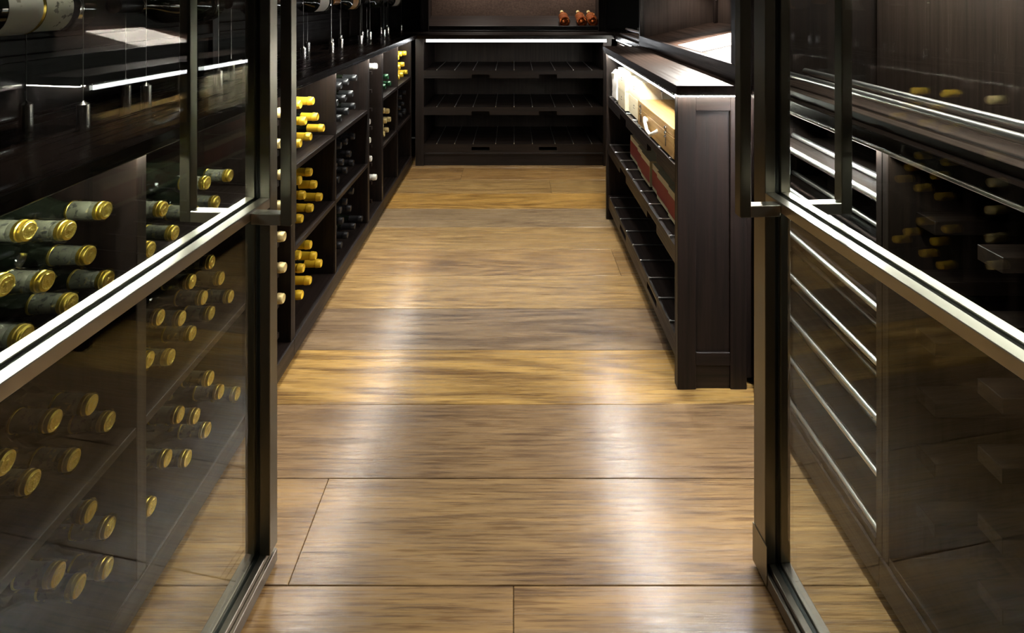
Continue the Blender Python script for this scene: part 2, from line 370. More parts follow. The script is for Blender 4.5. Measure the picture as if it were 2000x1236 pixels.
# left back panelling: base board, ledge and framed panels above the worktop
for (ya, yb) in [(0.62, 1.94), (1.98, 3.56)]:
    t1 = box('panel_board', -1.13, -1.100, ya, yb, ZT, 1.058, WDARK, wl)
    t2 = box('panel_ledge', -1.13, -1.082, ya, yb, 1.058, 1.072, WDARK, wl)
    t3 = box('panel_moulding', -1.13, -1.094, ya, yb, 1.072, 1.105, WDARK, wl)
    t4 = box('panel_field', -1.13, -1.112, ya, yb, 1.105, 2.3, WDARK, wl)
for ya in (1.94, 3.56): box('panel_stile', -1.13, -1.085, ya, ya+0.04 if ya < 3 else 4.2, ZT, 2.4, WZ, wl)

# ------------------------------------------------------------------ glass doors (free edge deep in the room, hinged near the camera)
def make_door(name, X, Y, ang, side, zmid, sw, label):
    a = math.radians(ang)
    d = (-math.sin(a), -math.cos(a)) if side < 0 else (math.sin(a), -math.cos(a))
    o = empty(name, (X, Y, 0), math.atan2(d[1], d[0]))
    tag(o, label, kind='structure')
    s = 1 if side > 0 else -1     # +y local points away from the aisle for the right door
    W, H, T = 0.625, 2.29, 0.054
    def fb(nm, s0, s1, t0, t1, z0, z1, mat, par=o, bev=0.0012):
        q0, q1 = sorted((s*t0, s*t1)); return box(nm, s0, s1, q0, q1, z0, z1, mat, par, bev, local=True)
    hm = 0.020; zb = 0.046
    for s0 in (0.0, W-sw):
        fb('stile', s0, s0+sw, 0.0, 0.022, zb, H, STEEL_V); fb('stile', s0, s0+sw, 0.033, T, zb, H, STEEL_V)
        fb('gasket', s0+0.004, s0+sw-0.004, 0.022, 0.033, zb, H, GASKET, bev=0)
    for (z0, z1) in ((zmid, zmid+hm), (H-0.05, H)):
        fb('rail', sw, W-sw, -0.0005, 0.022, z0, z1, STEEL_H); fb('rail', sw, W-sw, 0.033, T, z0, z1, STEEL_H)
        fb('gasket', sw, W-sw, 0.022, 0.033, z0+0.003, z1-0.004, GASKET, bev=0)
    # bottom rail: two steel bars with a lower step on the aisle side
    fb('bottom_rail', 0.0, W, 0.008, 0.022, 0.008, zb, STEEL_B); fb('bottom_rail', 0.0, W, 0.033, T, 0.008, zb, STEEL_B)
    fb('bottom_step', 0.0, W, 0.0, 0.008, 0.008, zb-0.012, STEEL_B); fb('gasket', 0.0, W, 0.022, 0.033, 0.008, zb-0.006, GASKET, bev=0)
    if side > 0:
        fb('corner_cap', -0.0015, sw+0.008, -0.0015, 0.0, 0.010, 0.090, STEEL_V, bev=0)
    for (z0, z1) in ((zb-0.006, zmid+0.002), (zmid+hm-0.004, H-0.04)):
        fb('glass_pane', sw-0.004, W-sw+0.004, 0.0245, 0.0305, z0, z1, GLASS, bev=0)
    # pull handles, one on each face: upright square bar and two arms
    hs, b = 0.078, 0.022
    for nm, t_in, t_out in (('handle', -0.0005, -0.082), ('handle', T+0.0005, T+0.092)):
        e = empty(nm); e.parent = o
        q = (lambda v: s*v)
        lo, hi = sorted((t_out, t_out+(b if t_out < 0 else -b)))
        def hb(n_, s0, s1, t0, t1, z0, z1, m): 
            q0, q1 = sorted((q(t0), q(t1))); return box(n_, s0, s1, q0, q1, z0, z1, m, e, 0.0012, local=True)
        z0 = zmid-0.006
        hb('upright_bar', hs, hs+b, lo, hi, z0, 1.95, STEEL_V)
        ta, tb = sorted((t_in, (hi if t_out < 0 else lo)))
        hb('arm', hs, hs+b, ta, tb, z0, z0+b, STEEL_H); hb('arm', hs, hs+b, ta, tb, 1.95-b, 1.95, STEEL_H)
    return o
make_door('door_1', -0.5005, 1.140, 5.0, -1, 0.766, 0.030, 'left steel-framed glass door standing open beside the bottle racks')
make_door('door_2', 0.5080, 1.137, 4.9, 1, 0.783, 0.044, 'right steel-framed glass door standing open beside the chrome rails')

# ------------------------------------------------------------------ worktops
def worktop(name, x0, x1, y0, y1, mat, label):
    o = box(name, x0, x1, y0, y1, ZB, ZT, mat, bevel=0.0015); return tag(o, label, 'worktop')
worktop('worktop', -1.13, XLE, YN+0.01, YW, WTOP, 'long dark wood worktop over the left bottle racks')
worktop('worktop', XLE+0.001, XRE-0.001, 3.795, 4.60, WTOPX, 'dark wood worktop across the far end above the empty trays')
worktop('worktop', XRE, 1.13, YN+0.01, YW, WTOP, 'long dark wood worktop along the right-hand cabinets')
worktop('worktop', 0.490, XRE-0.001, 1.618, 2.945, WTOPI, 'projecting dark wood worktop above the wooden wine cases')

def led(x0, x1, y0, y1, label, z1=ZB, h=0.007, mat=None, lip=None, back=None, drop=0.001):
    o = empty('led_strip', ((x0+x1)/2, (y0+y1)/2, z1)); tag(o, label, 'light')
    box('channel', x0, x1, y0, y1, z1-0.0025, z1-0.0002, FERRULE, o, 0)
    lo = 0.0015
    box('diffuser', x0+lo, x1-lo, y0+lo, y1-lo, z1-h, z1-0.0025, mat or LED, o, 0)
    if back is not None: box('front_diffuser', *back, LEDB, o, 0)
    if lip == '+x': box('light_block_lip', x1-lo, x1, y0, y1, z1-h-drop, z1-0.0026, FERRULE, o, 0)     # opaque flange on the aisle side, added to block sideways light
    if lip == '-x': box('light_block_lip', x0, x0+lo, y0, y1, z1-h-drop, z1-0.0026, FERRULE, o, 0)
    if lip == '-y': box('light_block_lip', x0, x1, y0, y0+lo, z1-h-drop, z1-0.0026, FERRULE, o, 0)
    return o
led(-0.718, -0.706, 0.53, 3.76, 'white light strip under the left worktop edge', lip='+x')
led(-0.62, 0.66, 3.806, 3.816, 'white light strip under the far worktop edge', h=0.022, mat=LEDB)
led(0.4920, 0.5010, 1.640, 2.93, 'white light strip under the projecting worktop, long side', h=0.006, mat=LEDI, lip='-x', back=(0.5135, 0.5155, 1.680, 2.90, 0.879, ZB-0.0005))
led(0.495, 0.70, 1.6205, 1.6300, 'short white light strip above the projecting cabinet end panel', h=0.006, mat=LEDE)
led(0.86, 0.872, 0.52, 1.61, 'light strip under the upper cabinet behind the right glass', 1.345, 0.008, LEDU, lip='-x', drop=0.010)
led(0.86, 0.872, 2.98, 3.9, 'light strip under the upper cabinet in the far right corner', 1.345, 0.008, LEDF, lip='-x', drop=0.010)
led(1.045, 1.057, 0.52, 1.61, 'light strip washing the panel above the right chrome rails', 1.345, 0.006, LEDP, lip='-x', drop=0.012)
led(0.7185, 0.7305, 1.085, 1.625, 'white light strip under the right worktop over the rail trays', mat=LEDR, lip='-x')
led(0.7185, 0.7305, 0.53, 1.0847, 'white light strip under the right worktop nearest the camera', mat=LEDN, lip='-x')
led(0.7185, 0.7305, 2.96, 3.77, 'white light strip under the right worktop in the far corner')

# ------------------------------------------------------------------ left bottle racks
S1, S2, SB = 0.641, 0.373, 0.077      # shelf tops
XBK = -1.11
def rack(label, cols, ends, shelves=True, group='left bottle racks'):
    """cols: list of (y0, y1) openings; ends: overall y0, y1"""
    y0, y1 = ends
    o = empty('bottle_rack', ((XL+XBK)/2, (y0+y1)/2, 0)); tag(o, label, 'cabinet', group)
    box('back_panel', XBK-0.012, XBK, y0, y1, 0.05, ZB-0.001, WZ, o)
    # upright dividers fill what the openings leave
    edges = [y0]+[e for c in cols for e in c]+[y1]
    for a, c in zip(edges[0::2], edges[1::2]):
        if c-a > 0.001: box('divider', XBK, XL, a, c, 0.02, ZB-0.001, WZ, o)
    for (a, c) in cols:
        box('deck', XBK, XL+0.002, a, c, SB-0.018, SB, WY, o)
        if shelves:
            for z in (S1, S2): box('shelf', XBK, XL-0.001, a, c, z-0.018, z, WY, o)
    box('fascia', XL-0.016, XL+0.004, y0, y1, 0.020, SB-0.0005, WY, o)
    box('toe_kick', XL-0.055, XL-0.04, y0, y1, 0.0, 0.05, WY, o)
    return o
rack('dark wood bottle rack nearest the camera behind the left glass door', [(0.52, 1.035), (1.062, 1.598)], (0.50, 1.613))
narrow1 = rack('narrow single-bottle rack half hidden by the left door post', [(1.628, 1.752)], (1.6135, 1.767), False)
rack('dark wood bottle rack holding the yellow and grey caps', [(1.785, 2.186), (2.201, 2.676)], (1.7675, 2.690))
narrow2 = rack('narrow single-bottle rack with white-capped bottles', [(2.705, 2.960)], (2.6905, 2.974), False)
rack('dark wood bottle rack in the far left corner', [(2.990, 3.357), (3.374, 3.800)], (2.9745, 3.822))
NZ = [0.832-0.0975*k for k in range(8)]          # bottle centre heights in the narrow racks
for o, (a, c) in ((narrow1, (1.628, 1.752)), (narrow2, (2.705, 2.960))):
    for z in NZ:
        ym = (a+c)/2
        for sgn in (-1, 1): box('cleat', XBK, XL-0.03, ym+sgn*0.033-0.008, ym+sgn*0.033+0.008, z-0.043, z-0.026, WX, o, 0)
        box('cleat_bridge', XBK, XBK+0.02, a, c, z-0.043, z-0.026, WY, o, 0)

# ------------------------------------------------------------------ wine bottles lying in the racks, neck to the aisle
BR = 0.0365
def body_prof(r=BR):
    return [(-0.010, 0.0128), (-0.060, 0.0140), (-0.088, 0.0160), (-0.106, 0.0215), (-0.124, 0.0300), (-0.142, 0.0350), (-0.165, r), (-0.292, r), (-0.300, r-0.004), (-0.301, 0.008)]
def mesh_of(prof, mat, seg=18, cap0=True, cap1=True, slots=None, face_slot=None):
    bm = lathe_bm(prof, seg, 'x', cap0, cap1); bmesh.ops.recalc_face_normals(bm, faces=bm.faces)
    me = bpy.data.meshes.new('bottle_part'); bm.to_mesh(me); bm.free()
    for m in (mat if isinstance(mat, (list, tuple)) else [mat]): me.materials.append(m)
    me.polygons.foreach_set('use_smooth', [True]*len(me.polygons)); me.set_sharp_from_angle(angle=math.radians(38))
    return me
ME_BODY = mesh_of(body_prof(), DARKGLASS); ME_BODY2 = mesh_of(body_prof(), GREENGLASS)
def cap_prof(length):       # tin capsule with a rolled lip
    return [(0.0, 0.0110), (0.0012, 0.0128), (-0.0016, 0.0150), (-0.0095, 0.0154), (-0.0112, 0.0162), (-0.0190, 0.0162), (-0.0208, 0.0146), (-length+0.002, 0.0158), (-length, 0.0162)]
CAPS = {}
def capsule_mesh(key, mat, length=0.062):
    if key not in CAPS: CAPS[key] = mesh_of(cap_prof(length), mat, 20)
    return CAPS[key]
ME_GOLDCAP = mesh_of([(0.0, 0.0126), (-0.0012, 0.0150), (-0.0050, 0.0160), (-0.0066, 0.0154), (-0.0078, 0.0154), (-0.0092, 0.0166), (-0.0150, 0.0166), (-0.0166, 0.0150)], GOLD, 24)
ME_GOLDFACE = mesh_of([(0.0, 0.0126), (0.0006, 0.0118), (0.0002, 0.0112), (0.0002, 0.0040), (0.0008, 0.0030)], GOLDEMB, 24)
ME_SLEEVE = mesh_of([(-0.0160, 0.0152), (-0.0240, 0.0153), (-0.0250, 0.0147), (-0.0260, 0.0153), (-0.0480, 0.0160), (-0.0620, 0.0168)], SLEEVE, 20)
ME_RING = mesh_of([(-0.0612, 0.0170), (-0.0618, 0.0176), (-0.0650, 0.0178), (-0.0655, 0.0170)], GOLD, 20)
def film_mesh(seed):
    r = random.Random(seed); bm = bmesh.new(); rings = []; seg = 11
    for a, rad in ((-0.004, 0.0178), (-0.02, 0.0180), (-0.04, 0.0184), (-0.062, 0.0192), (-0.080, 0.0205), (-0.094, 0.0225), (-0.106, 0.0265), (-0.118, 0.0310)):
        rings.append([bm.verts.new((a+r.uniform(-.004, .004), (rad+r.uniform(-.0010, .0022))*math.cos(2*math.pi*(k+r.uniform(-.2, .2))/seg), (rad+r.uniform(-.0010, .0022))*math.sin(2*math.pi*(k+r.uniform(-.2, .2))/seg))) for k in range(seg)])
    for p, q in zip(rings, rings[1:]):
        for k in range(seg):
            bm.faces.new([p[k], p[(k+1) % seg], q[(k+1) % seg]]); bm.faces.new([p[k], q[(k+1) % seg], q[k]])
    bmesh.ops.recalc_face_normals(bm, faces=bm.faces)
    me = bpy.data.meshes.new('film'); bm.to_mesh(me); bm.free(); me.materials.append(FILM); return me
ME_FILM = [film_mesh(k) for k in range(4)]
KIND = {'gold': None, 'yellow': YELLOW, 'grey': GREYF, 'black': BLACKF, 'white': WHITEF, 'green': GREENF, 'cream': CREAMF}
def child(name, me, parent, rot=0.0):
    c = bpy.data.objects.new(name, me); COL.objects.link(c); c.parent = parent; c.rotation_euler = (rot, 0, 0); return c
def bottle(kind, x, y, z, label, group, tilt=0.0, yaw=0.0):
    o = bpy.data.objects.new('wine_bottle', ME_BODY2 if kind in ('green', 'cream') else ME_BODY); COL.objects.link(o)
    o.location = (x, y, z); o.rotation_euler = (0, tilt, yaw)
    tag(o, label, 'bottle', group)
    if kind == 'gold':
        c = child('foil_cap', ME_GOLDCAP, o); child('embossed_face', ME_GOLDFACE, c, R.uniform(0, 6))
        s_ = child('sleeve', ME_SLEEVE, o, R.uniform(0, 6)); child('gold_ring', ME_RING, s_)
        child('clear_wrap', R.choice(ME_FILM), o, R.uniform(0, 6))
    else:
        child('capsule', capsule_mesh(kind, KIND[kind]), o)
    return o
# measured cap centres in the photograph (2000 px wide) for each bay; turned into places on the rack front
BAYS = [
 ('gold', 'top bay of nearest column behind left door', S1, (0.64, 1.035), [(57,451),(137,450),(178,499),(209,411),(94,549),(213,546),(141,595),(13,556),(52,656)]),
 ('gold', 'middle bay of nearest column behind left door', S2, (0.64, 1.035), [(181,790),(108,824),(216,823),(17,905),(146,898),(65,937)]),
 ('gold', 'bottom bay of nearest column behind left door', SB, (0.64, 1.035), [(182,1002),(218,1023),(221,1092),(116,1122),(161,1142)]),
 ('gold', 'top bay of second column behind left door', S1, (1.062, 1.598), [(451,343),(406,358),(425,395),(323,412),(342,454),(296,487),(384,413)]),
 ('gold', 'middle bay of second column behind left door', S2, (1.062, 1.598), [(417,516),(434,546),(377,551),(400,583),(449,576),(416,612),(318,620),(354,622),(378,656),(295,702),(335,701)]),
 ('gold', 'bottom bay of second column behind left door', SB, (1.062, 1.598), [(413,739),(433,765),(465,769),(354,810),(386,814),(406,838),(333,895),(365,895),(298,989)]),
 ('yellow', 'top bay just past the left door', S1, (1.785, 2.186), [(612,198),(587,204),(620,227),(597,236),(632,250),(607,267),(587,280)]),
 ('yellow', 'middle bay just past the left door', S2, (1.785, 2.186), [(608,336),(587,352),(618,363),(595,381),(627,382),(610,406),(590,427)]),
 ('yellow', 'bottom bay just past the left door', SB, (1.785, 2.186), [(607,478),(586,498),(617,500),(627,514),(593,525),(605,548),(591,574)]),
 ('grey', 'top bay beside the narrow rack', S1, (2.201, 2.676), [(696,152),(680,160),(666,170),(689,183),(675,193),(660,204),(693,207),(680,216),(666,225)]),
 ('black', 'middle bay beside the narrow rack', S2, (2.201, 2.676), [(692,266),(678,279),(666,290),(684,298),(670,313),(690,318),(657,325),(677,332),(662,349)]),
 ('black', 'bottom bay beside the narrow rack', SB, (2.201, 2.676), [(690,373),(677,394),(666,410),(685,407),(711,427),(670,431),(693,442),(656,447),(677,465),(669,486)]),
 ('green', 'top bay past the narrow rack', S1, (2.990, 3.357), [(758,150),(763,163),(753,171)]),
 ('cream', 'middle bay past the narrow rack', S2, (2.990, 3.357), [(752,220),(760,218),(762,236),(753,237),(751,245),(759,255),(750,262)]),
 ('yellow', 'top bay of the far corner column', S1, (3.374, 3.800), [(793,104),(784,106),(779,115),(789,126),(781,129),(801,144),(787,147),(780,150)]),
 ('black', 'middle bay of the far corner column', S2, (3.374, 3.800), [(792,181),(784,191),(789,204),(784,215),(803,219),(791,224),(785,233)]),
]
ORD = ['first', 'second', 'third', 'fourth', 'fifth', 'sixth', 'seventh']
ROWN = {1: ['only row'], 2: ['lower row', 'upper row'], 3: ['bottom row', 'middle row', 'top row'], 4: ['bottom row', 'second row', 'third row', 'top row'], 5: ['bottom row', 'second row', 'third row', 'fourth row', 'top row']}
DM = 2*BR+0.0005
for kind, bay, zs, (ya, yb), pts in BAYS:
    P = []
    for (u, v) in pts:
        x = XL-0.018-R.uniform(0, 0.012); y = FPX*(-x)/(U0-u); z = EYE-(v-V0)*y/FPX
        P.append([x, y, z])
    for it in range(300):          # let the pile settle so that no two bodies share space
        for i in range(len(P)):
            for j in range(i):
                dy, dz = P[i][1]-P[j][1], P[i][2]-P[j][2]; d = math.hypot(dy, dz)
                if d < DM:
                    if d < 1e-6: dy, dz, d = 0.0, 1e-3, 1e-3
                    k = 0.5*(DM-d)/d; P[i][1] += dy*k; P[j][1] -= dy*k; P[i][2] += dz*k; P[j][2] -= dz*k
        for p in P:
            p[1] = min(max(p[1], ya+BR+0.001), yb-BR-0.001); p[2] = max(p[2], zs+BR+0.0005)
    # rows for the labels
    order = sorted(P, key=lambda p: p[2]); rows = [[order[0]]]
    for p in order[1:]:
        if p[2]-rows[-1][0][2] > 0.034: rows.append([p])
        else: rows[-1].append(p)
    rn = ROWN[min(len(rows), 5)]
    for ri, row in enumerate(rows):
        row.sort(key=lambda p: p[1])
        for k, p in enumerate(row):
            pos = (ORD[k]+' from left') if len(row) > 1 else 'alone'
            bottle(kind, p[0], p[1], p[2], f'{kind}-capped bottle in {bay}, {rn[min(ri, 4)]}, {pos}', f'{kind}-capped bottles in the {bay}')
for nm, ym, pushes, lab in (('near', (1.628+1.752)/2, [-.024, -.012, -.026, -.018, -.024, -.026, -.021, -.02], 'narrow rack beside the left door post'),
                            ('far', (2.705+2.960)/2, [-.025, .03, .026, .012, .010, .004, -.022, .02], 'narrow rack past the grey caps')):
    for k, z in enumerate(NZ[:7]):
        bottle('white' if nm == 'far' else 'cream', XL-0.020-pushes[k], ym+0.002, z+0.0055, f'{"white" if nm == "far" else "cream"}-capped bottle in {lab}, {ORD[k]} from top', f'bottles in the {lab}')

# ------------------------------------------------------------------ hanging display of large bottles above the left worktop
HX = -0.920; HZ = 1.182
LAB = ['cream', 'cream', 'cream', 'white', 'amber', 'plain', 'white']
desc = ['cream-labelled large bottle in steel rings, nearest the camera', 'dark large bottle in steel rings above the second cable pair behind glass',
        'dark large bottle in steel rings hidden by the left door post', 'white-labelled large bottle in steel rings just past the left door',
        'amber-labelled large bottle in steel rings, second past the left door', 'plain black large bottle in steel rings, third past the left door',
        'white-labelled large bottle in steel rings in the far left corner']
hdesc = ['steel ring and cable hanger nearest the camera', 'steel ring and cable hanger, second behind the left glass', 'steel ring and cable hanger behind the left door post',
         'steel ring and cable hanger just past the left door', 'steel ring and cable hanger, second past the left door', 'steel ring and cable hanger, third past the left door',
         'steel ring and cable hanger in the far left corner']
def torus(name, c, r, w, thick, mat, parent):
    # flat band ring around the bottle axis (y)
    b = base_of(parent); bm = bmesh.new(); seg = 40; loops = []
    for (dr, dy) in ((0, -w/2), (thick, -w/2), (thick, w/2), (0, w/2)):
        loops.append([bm.verts.new((c[0]-b.x+(r+dr)*math.cos(2*math.pi*k/seg), c[1]-b.y+dy, c[2]-b.z+(r+dr)*math.sin(2*math.pi*k/seg))) for k in range(seg)])
    for i in range(4):
        p, q = loops[i], loops[(i+1) % 4]
        for k in range(seg): bm.faces.new([p[k], p[(k+1) % seg], q[(k+1) % seg], q[k]])
    return link_mesh(name, bm, mat, parent, smooth=True)
for i, (yn, yb_) in enumerate([(0.80, 1.078), (1.31, 1.573), (1.80, 2.06), (2.29, 2.55), (2.787, 3.03), (3.35, 3.58), (3.83, 4.13)]):
    h = empty('bottle_hanger', (HX, (yn+yb_)/2, ZT)); tag(h, hdesc[i], 'hanger', 'ring and cable hangers above the left worktop')
    for (y, hw) in ((yn, 0.023), (yb_, 0.055)):
        torus('ring', (HX, y, HZ), hw-0.0012, 0.010, 0.0022, CHROME, h)
        for sg in (-1, 1):
            x = HX+sg*(hw+0.002)
            f = lathe('ferrule', [(0, 0.0115), (0.052, 0.0115), (0.0545, 0.009), (0.058, 0.003), (0.060, 0.002)], FERRULE, h, 20, 'z'); f.location = (x-HX, y-(yn+yb_)/2, 0)
            tube('cable', [(x, y, ZT+0.055), (x, y, 2.44)], 0.0008, CABLE, h, 6)
    k = 0.052; ytip = yn-0.075; yend = yb_+0.055
    b = empty('large_bottle', (HX, yb_, HZ)); tag(b, desc[i], 'bottle', 'large bottles hanging above the left worktop')
    Ls = yend-ytip; yo = ytip-yb_
    lathe('glass_body', [(yo+0.005, 0.016), (yo+0.09, 0.0185), (yo+0.115, 0.024), (yo+0.140, 0.038), (yo+0.165, 0.048), (yo+0.19, k), (yo+Ls-0.012, k), (yo+Ls, k-0.008), (yo+Ls-0.01, 0.01)], DARKGLASS, b, 32, 'y')
    lathe('capsule', [(yo, 0.016), (yo+0.002, 0.0190), (yo+0.022, 0.0195), (yo+0.024, 0.0180), (yo+0.080, 0.0195)], {'amber': AMBERF, 'white': GREYF}.get(LAB[i], BLACKF), b, 24, 'y')
    if LAB[i] != 'plain' and i not in (1, 2):
        mt = {'cream': LABELM, 'white': LABELW, 'amber': LABELA}[LAB[i]]
        def label_strip(nm, ya, yb2, lo, hi, m):
            bm = bmesh.new(); seg = 18; A = []; B = []
            for q in range(seg+1):
                t = math.radians(lo+(hi-lo)*q/seg)
                A.append(bm.verts.new(((k+0.0006)*math.cos(t), ya, (k+0.0006)*math.sin(t)))); B.append(bm.verts.new(((k+0.0006)*math.cos(t), yb2, (k+0.0006)*math.sin(t))))
            for q in range(seg): bm.faces.new([A[q], A[q+1], B[q+1], B[q]])
            return link_mesh(nm, bm, m, b, smooth=True)
        label_strip('label', yo+0.20 if i else yo+0.275, yo+Ls-0.072, -62, 95, mt)
        if i == 0:
            label_strip('upper_label', yo+0.20, yo+0.268, -75, 95, LABELW); label_strip('gold_border', yo+0.268, yo+0.274, -75, 95, GOLD)

# ------------------------------------------------------------------ far cabinet with pull-out trays
def tray(parent, name, x0, x1, y0, y1, zt, face, notch, rods, kind):
    """face 'y': front at y0 facing the camera; face 'x': front at x0 facing the aisle. notch: list of (c, half width)"""
    t = empty(name); t.parent = parent; t.location = Vector((0, 0, 0))
    h = 0.056; th = 0.016
    if face == 'y': box('tray_floor', x0, x1, y0+th, y1, zt-0.014, zt-0.001, WX, t)
    else: box('tray_floor', x0+th, x1, y0, y1, zt-0.014, zt-0.001, WY, t)
    lo, hi = (x0, x1) if face == 'y' else (y0, y1)
    if kind == 'notch':
        L_ = []; m_ = zt-h*0.5
        xs = [lo]+[v for (cc, w) in notch for v in (cc-w, cc+w)]+[hi]
        segs = [(lo, hi, m_, zt)]+[(xs[k], xs[k+1], zt-h, m_) for k in range(0, len(xs), 2)]
        for (p, q, r_, s_) in segs: L_.append((p, q, y0, y0+th, r_, s_) if face == 'y' else (x0, x0+th, p, q, r_, s_))
        boxes('tray_front', L_, WX if face == 'y' else WY, t, 0.0)
    else:
        L_ = []; a, b, c, d = zt-h-0.012, zt-h*0.80, zt-h*0.36, zt
        xs = [lo]+[v for (cc, w) in notch for v in (cc-w, cc+w)]+[hi]
        segs = [(lo, hi, c, d), (lo, hi, a, b)]+[(xs[k], xs[k+1], b, c) for k in range(0, len(xs), 2)]
        for (p, q, r_, s_) in segs: L_.append((p, q, y0, y0+th, r_, s_) if face == 'y' else (x0, x0+th, p, q, r_, s_))
        boxes('tray_front', L_, WX if face == 'y' else WY, t, 0)
    rr_ = [0.0036, 0.0036, 0.0026, 0.0026]     # steel bearer rod with a small head at the front lip
    for r_ in rods:
        if face == 'y': tube('rod', [(r_, y0+0.001, zt+0.0036), (r_, y0+0.007, zt+0.0036), (r_, y0+0.008, zt+0.0036), (r_, y1-0.01, zt+0.0036)], rr_, RAILM, t, 8)
        else: tube('rod', [(x0+0.001, r_, zt+0.0036), (x0+0.007, r_, zt+0.0036), (x0+0.008, r_, zt+0.0036), (x1-0.01, r_, zt+0.0036)], rr_, RAILM, t, 8)
    return t
far = empty('tray_cabinet', (0, 4.1, 0)); tag(far, 'dark wood cabinet with three empty bottle trays across the far end', 'cabinet')
XF = 0.639
for sg in (-1, 1):
    box('side_stile', min(sg*XF, sg*0.70), max(sg*XF, sg*0.70), YB, YB+0.03, 0.0, ZB-0.001, WZ, far)
    box('side_panel', min(sg*XF, sg*(XF+0.02)), max(sg*XF, sg*(XF+0.02)), YB+0.03, 4.36, 0.0, ZB-0.001, WZ, far)
box('back_panel', -XF-0.02, XF+0.02, 4.36, 4.38, 0.0, ZB-0.001, WPANEL, far)
box('top_rail', -XF, XF, YB, YB+0.02, 0.880, ZB-0.001, WX, far)
box('plinth', -XF, XF, YB+0.012, YB+0.03, 0.0, 0.082, WX, far)
box('plinth_rail', -XF, XF, YB-0.003, YB+0.03, 0.082, 0.0935, WX, far)
rods_far = [(u-U0)*YB/FPX for u in (853, 888, 924, 968, 1004, 1040, 1084, 1120, 1156)]
nt_far = [(-0.235, 0.064), (0.245, 0.064)]
for zt, kd in ((0.680, 'notch'), (0.418, 'notch'), (0.155, 'slot')):
    tray(far, 'tray', -XF+0.001, XF-0.001, YB, 4.355, zt, 'y', nt_far, rods_far, kd)

# display ledge above the far worktop with three rose bottles
ledge = empty('display_ledge', (0, 4.4, ZT)); tag(ledge, 'dark sloping display ledge with lip above the far worktop', 'shelf')
box('lip', -0.70, 0.70, 4.20, 4.222, ZT+0.0003, 0.977, WX, ledge)
box('lip_base', -0.70, 0.70, 4.185, 4.20, ZT+0.0003, 0.944, WX, ledge)
prism('sloping_board', [(4.222, ZT+0.0003), (4.222, 0.958), (4.575, 1.045), (4.575, ZT+0.0003)], 'x', -0.70, 0.70, WX, ledge)
box('backboard', -0.70, 0.70, 4.576, 4.60, ZT+0.0003, 2.3, WBROWN, ledge)
for sg in (-1, 1):
    a, c = sorted((sg*0.66, sg*0.70)); box('post', a, c, 4.17, 4.20, ZT+0.0003, 2.3, WZ, ledge)
    a, c = sorted((sg*0.701, sg*0.72)); box('side_board', a, c, 4.17, 4.60, ZT+0.0003, 2.3, WZ, ledge)
rb_me = None
for k, (x, lab) in enumerate(((0.405, 'amber rose bottle lying alone, leftmost on the far ledge'), (0.540, 'amber rose bottle lying in the middle on the far ledge'), (0.628, 'amber rose bottle lying nearest the right post on the far ledge'))):
    o = empty('rose_bottle', (x, 4.228, 0.962)); tag(o, lab, 'bottle', 'rose bottles on the far ledge')
    if k == 0:
        rb = lathe('glass_body', [(0.012, 0.020), (0.0, 0.034), (0.004, 0.0410), (0.04, 0.0425), (0.075, 0.0415), (0.095, 0.037), (0.118, 0.0385), (0.15, 0.0405), (0.175, 0.034), (0.20, 0.022), (0.24, 0.0145), (0.30, 0.0135)], ROSE, o, 24, 'y')
        rc = lathe('capsule', [(0.262, 0.0148), (0.302, 0.0150), (0.304, 0.012)], CREAMF, o, 16, 'y')
        M_ = Matrix.Translation((0, 0.004, 0.0435)) @ Matrix.Rotation(math.atan2(0.087, 0.353), 4, 'X')
        for q in (rb, rc): q.data.transform(M_)
        first = o
    else:
        for ch in first.children:
            c = ch.copy(); COL.objects.link(c); c.parent = o

# ------------------------------------------------------------------ projecting low cabinet on the right with trays
XI = 0.502; YI0, YI1 = 1.645, 2.927
isl = empty('tray_cabinet', (0.72, 2.29, 0)); tag(isl, 'projecting low dark cabinet holding wooden wine cases and red boxes', 'cabinet')
# near end panel: frame and field
box('end_stile', XI, 0.558, YI0, YI0+0.022, 0.0, ZB-0.001, WZ, isl)
box('end_stile', 0.664, 0.714, YI0, YI0+0.022, 0.0, ZB-0.001, WZ, isl)
box('end_top_rail', 0.558, 0.664, YI0, YI0+0.022, 0.853, ZB-0.001, WX, isl)
box('end_bottom_rail', 0.558, 0.664, YI0+0.002, YI0+0.022, 0.072, 0.112, WX, isl)
box('end_toe', 0.558, 0.664, YI0+0.006, YI0+0.022, 0.0, 0.072, WX, isl)
box('end_field', 0.558, 0.664, YI0+0.008, YI0+0.022, 0.112, 0.853, WZ, isl)
box('front_stile', XI, 0.522, YI0+0.0225, YI0+0.030, 0.0, ZB-0.001, WZ, isl)
box('far_end_panel', XI, 1.00, YI1-0.022, YI1, 0.0, ZB-0.0005, WZ, isl)
box('near_inner_panel', 0.524, 1.00, YI0+0.0225, YI0+0.034, 0.02, ZB-0.001, WZ, isl)
box('back_panel', 1.00, 1.015, YI0+0.0225, YI1, 0.02, ZB-0.001, WPANEL, isl)
box('top_rail', 0.516, 0.534, YI0+0.035, YI1-0.023, 0.888, ZB-0.001, WY, isl)
box('toe_kick', 0.540, 0.555, YI0+0.035, YI1-0.023, 0.0, 0.062, WY, isl)
rods_i = [1.905+0.1362*k for k in range(-1, 8)]
nt_i = [(1.995, 0.068), (2.52, 0.068)]
for zt, kd in ((0.668, 'notch'), (0.412, 'notch'), (0.132, 'slot')):
    tray(isl, 'tray', 0.512, 0.985, YI0+0.0345, YI1-0.0225, zt, 'x', nt_i, rods_i, kd)

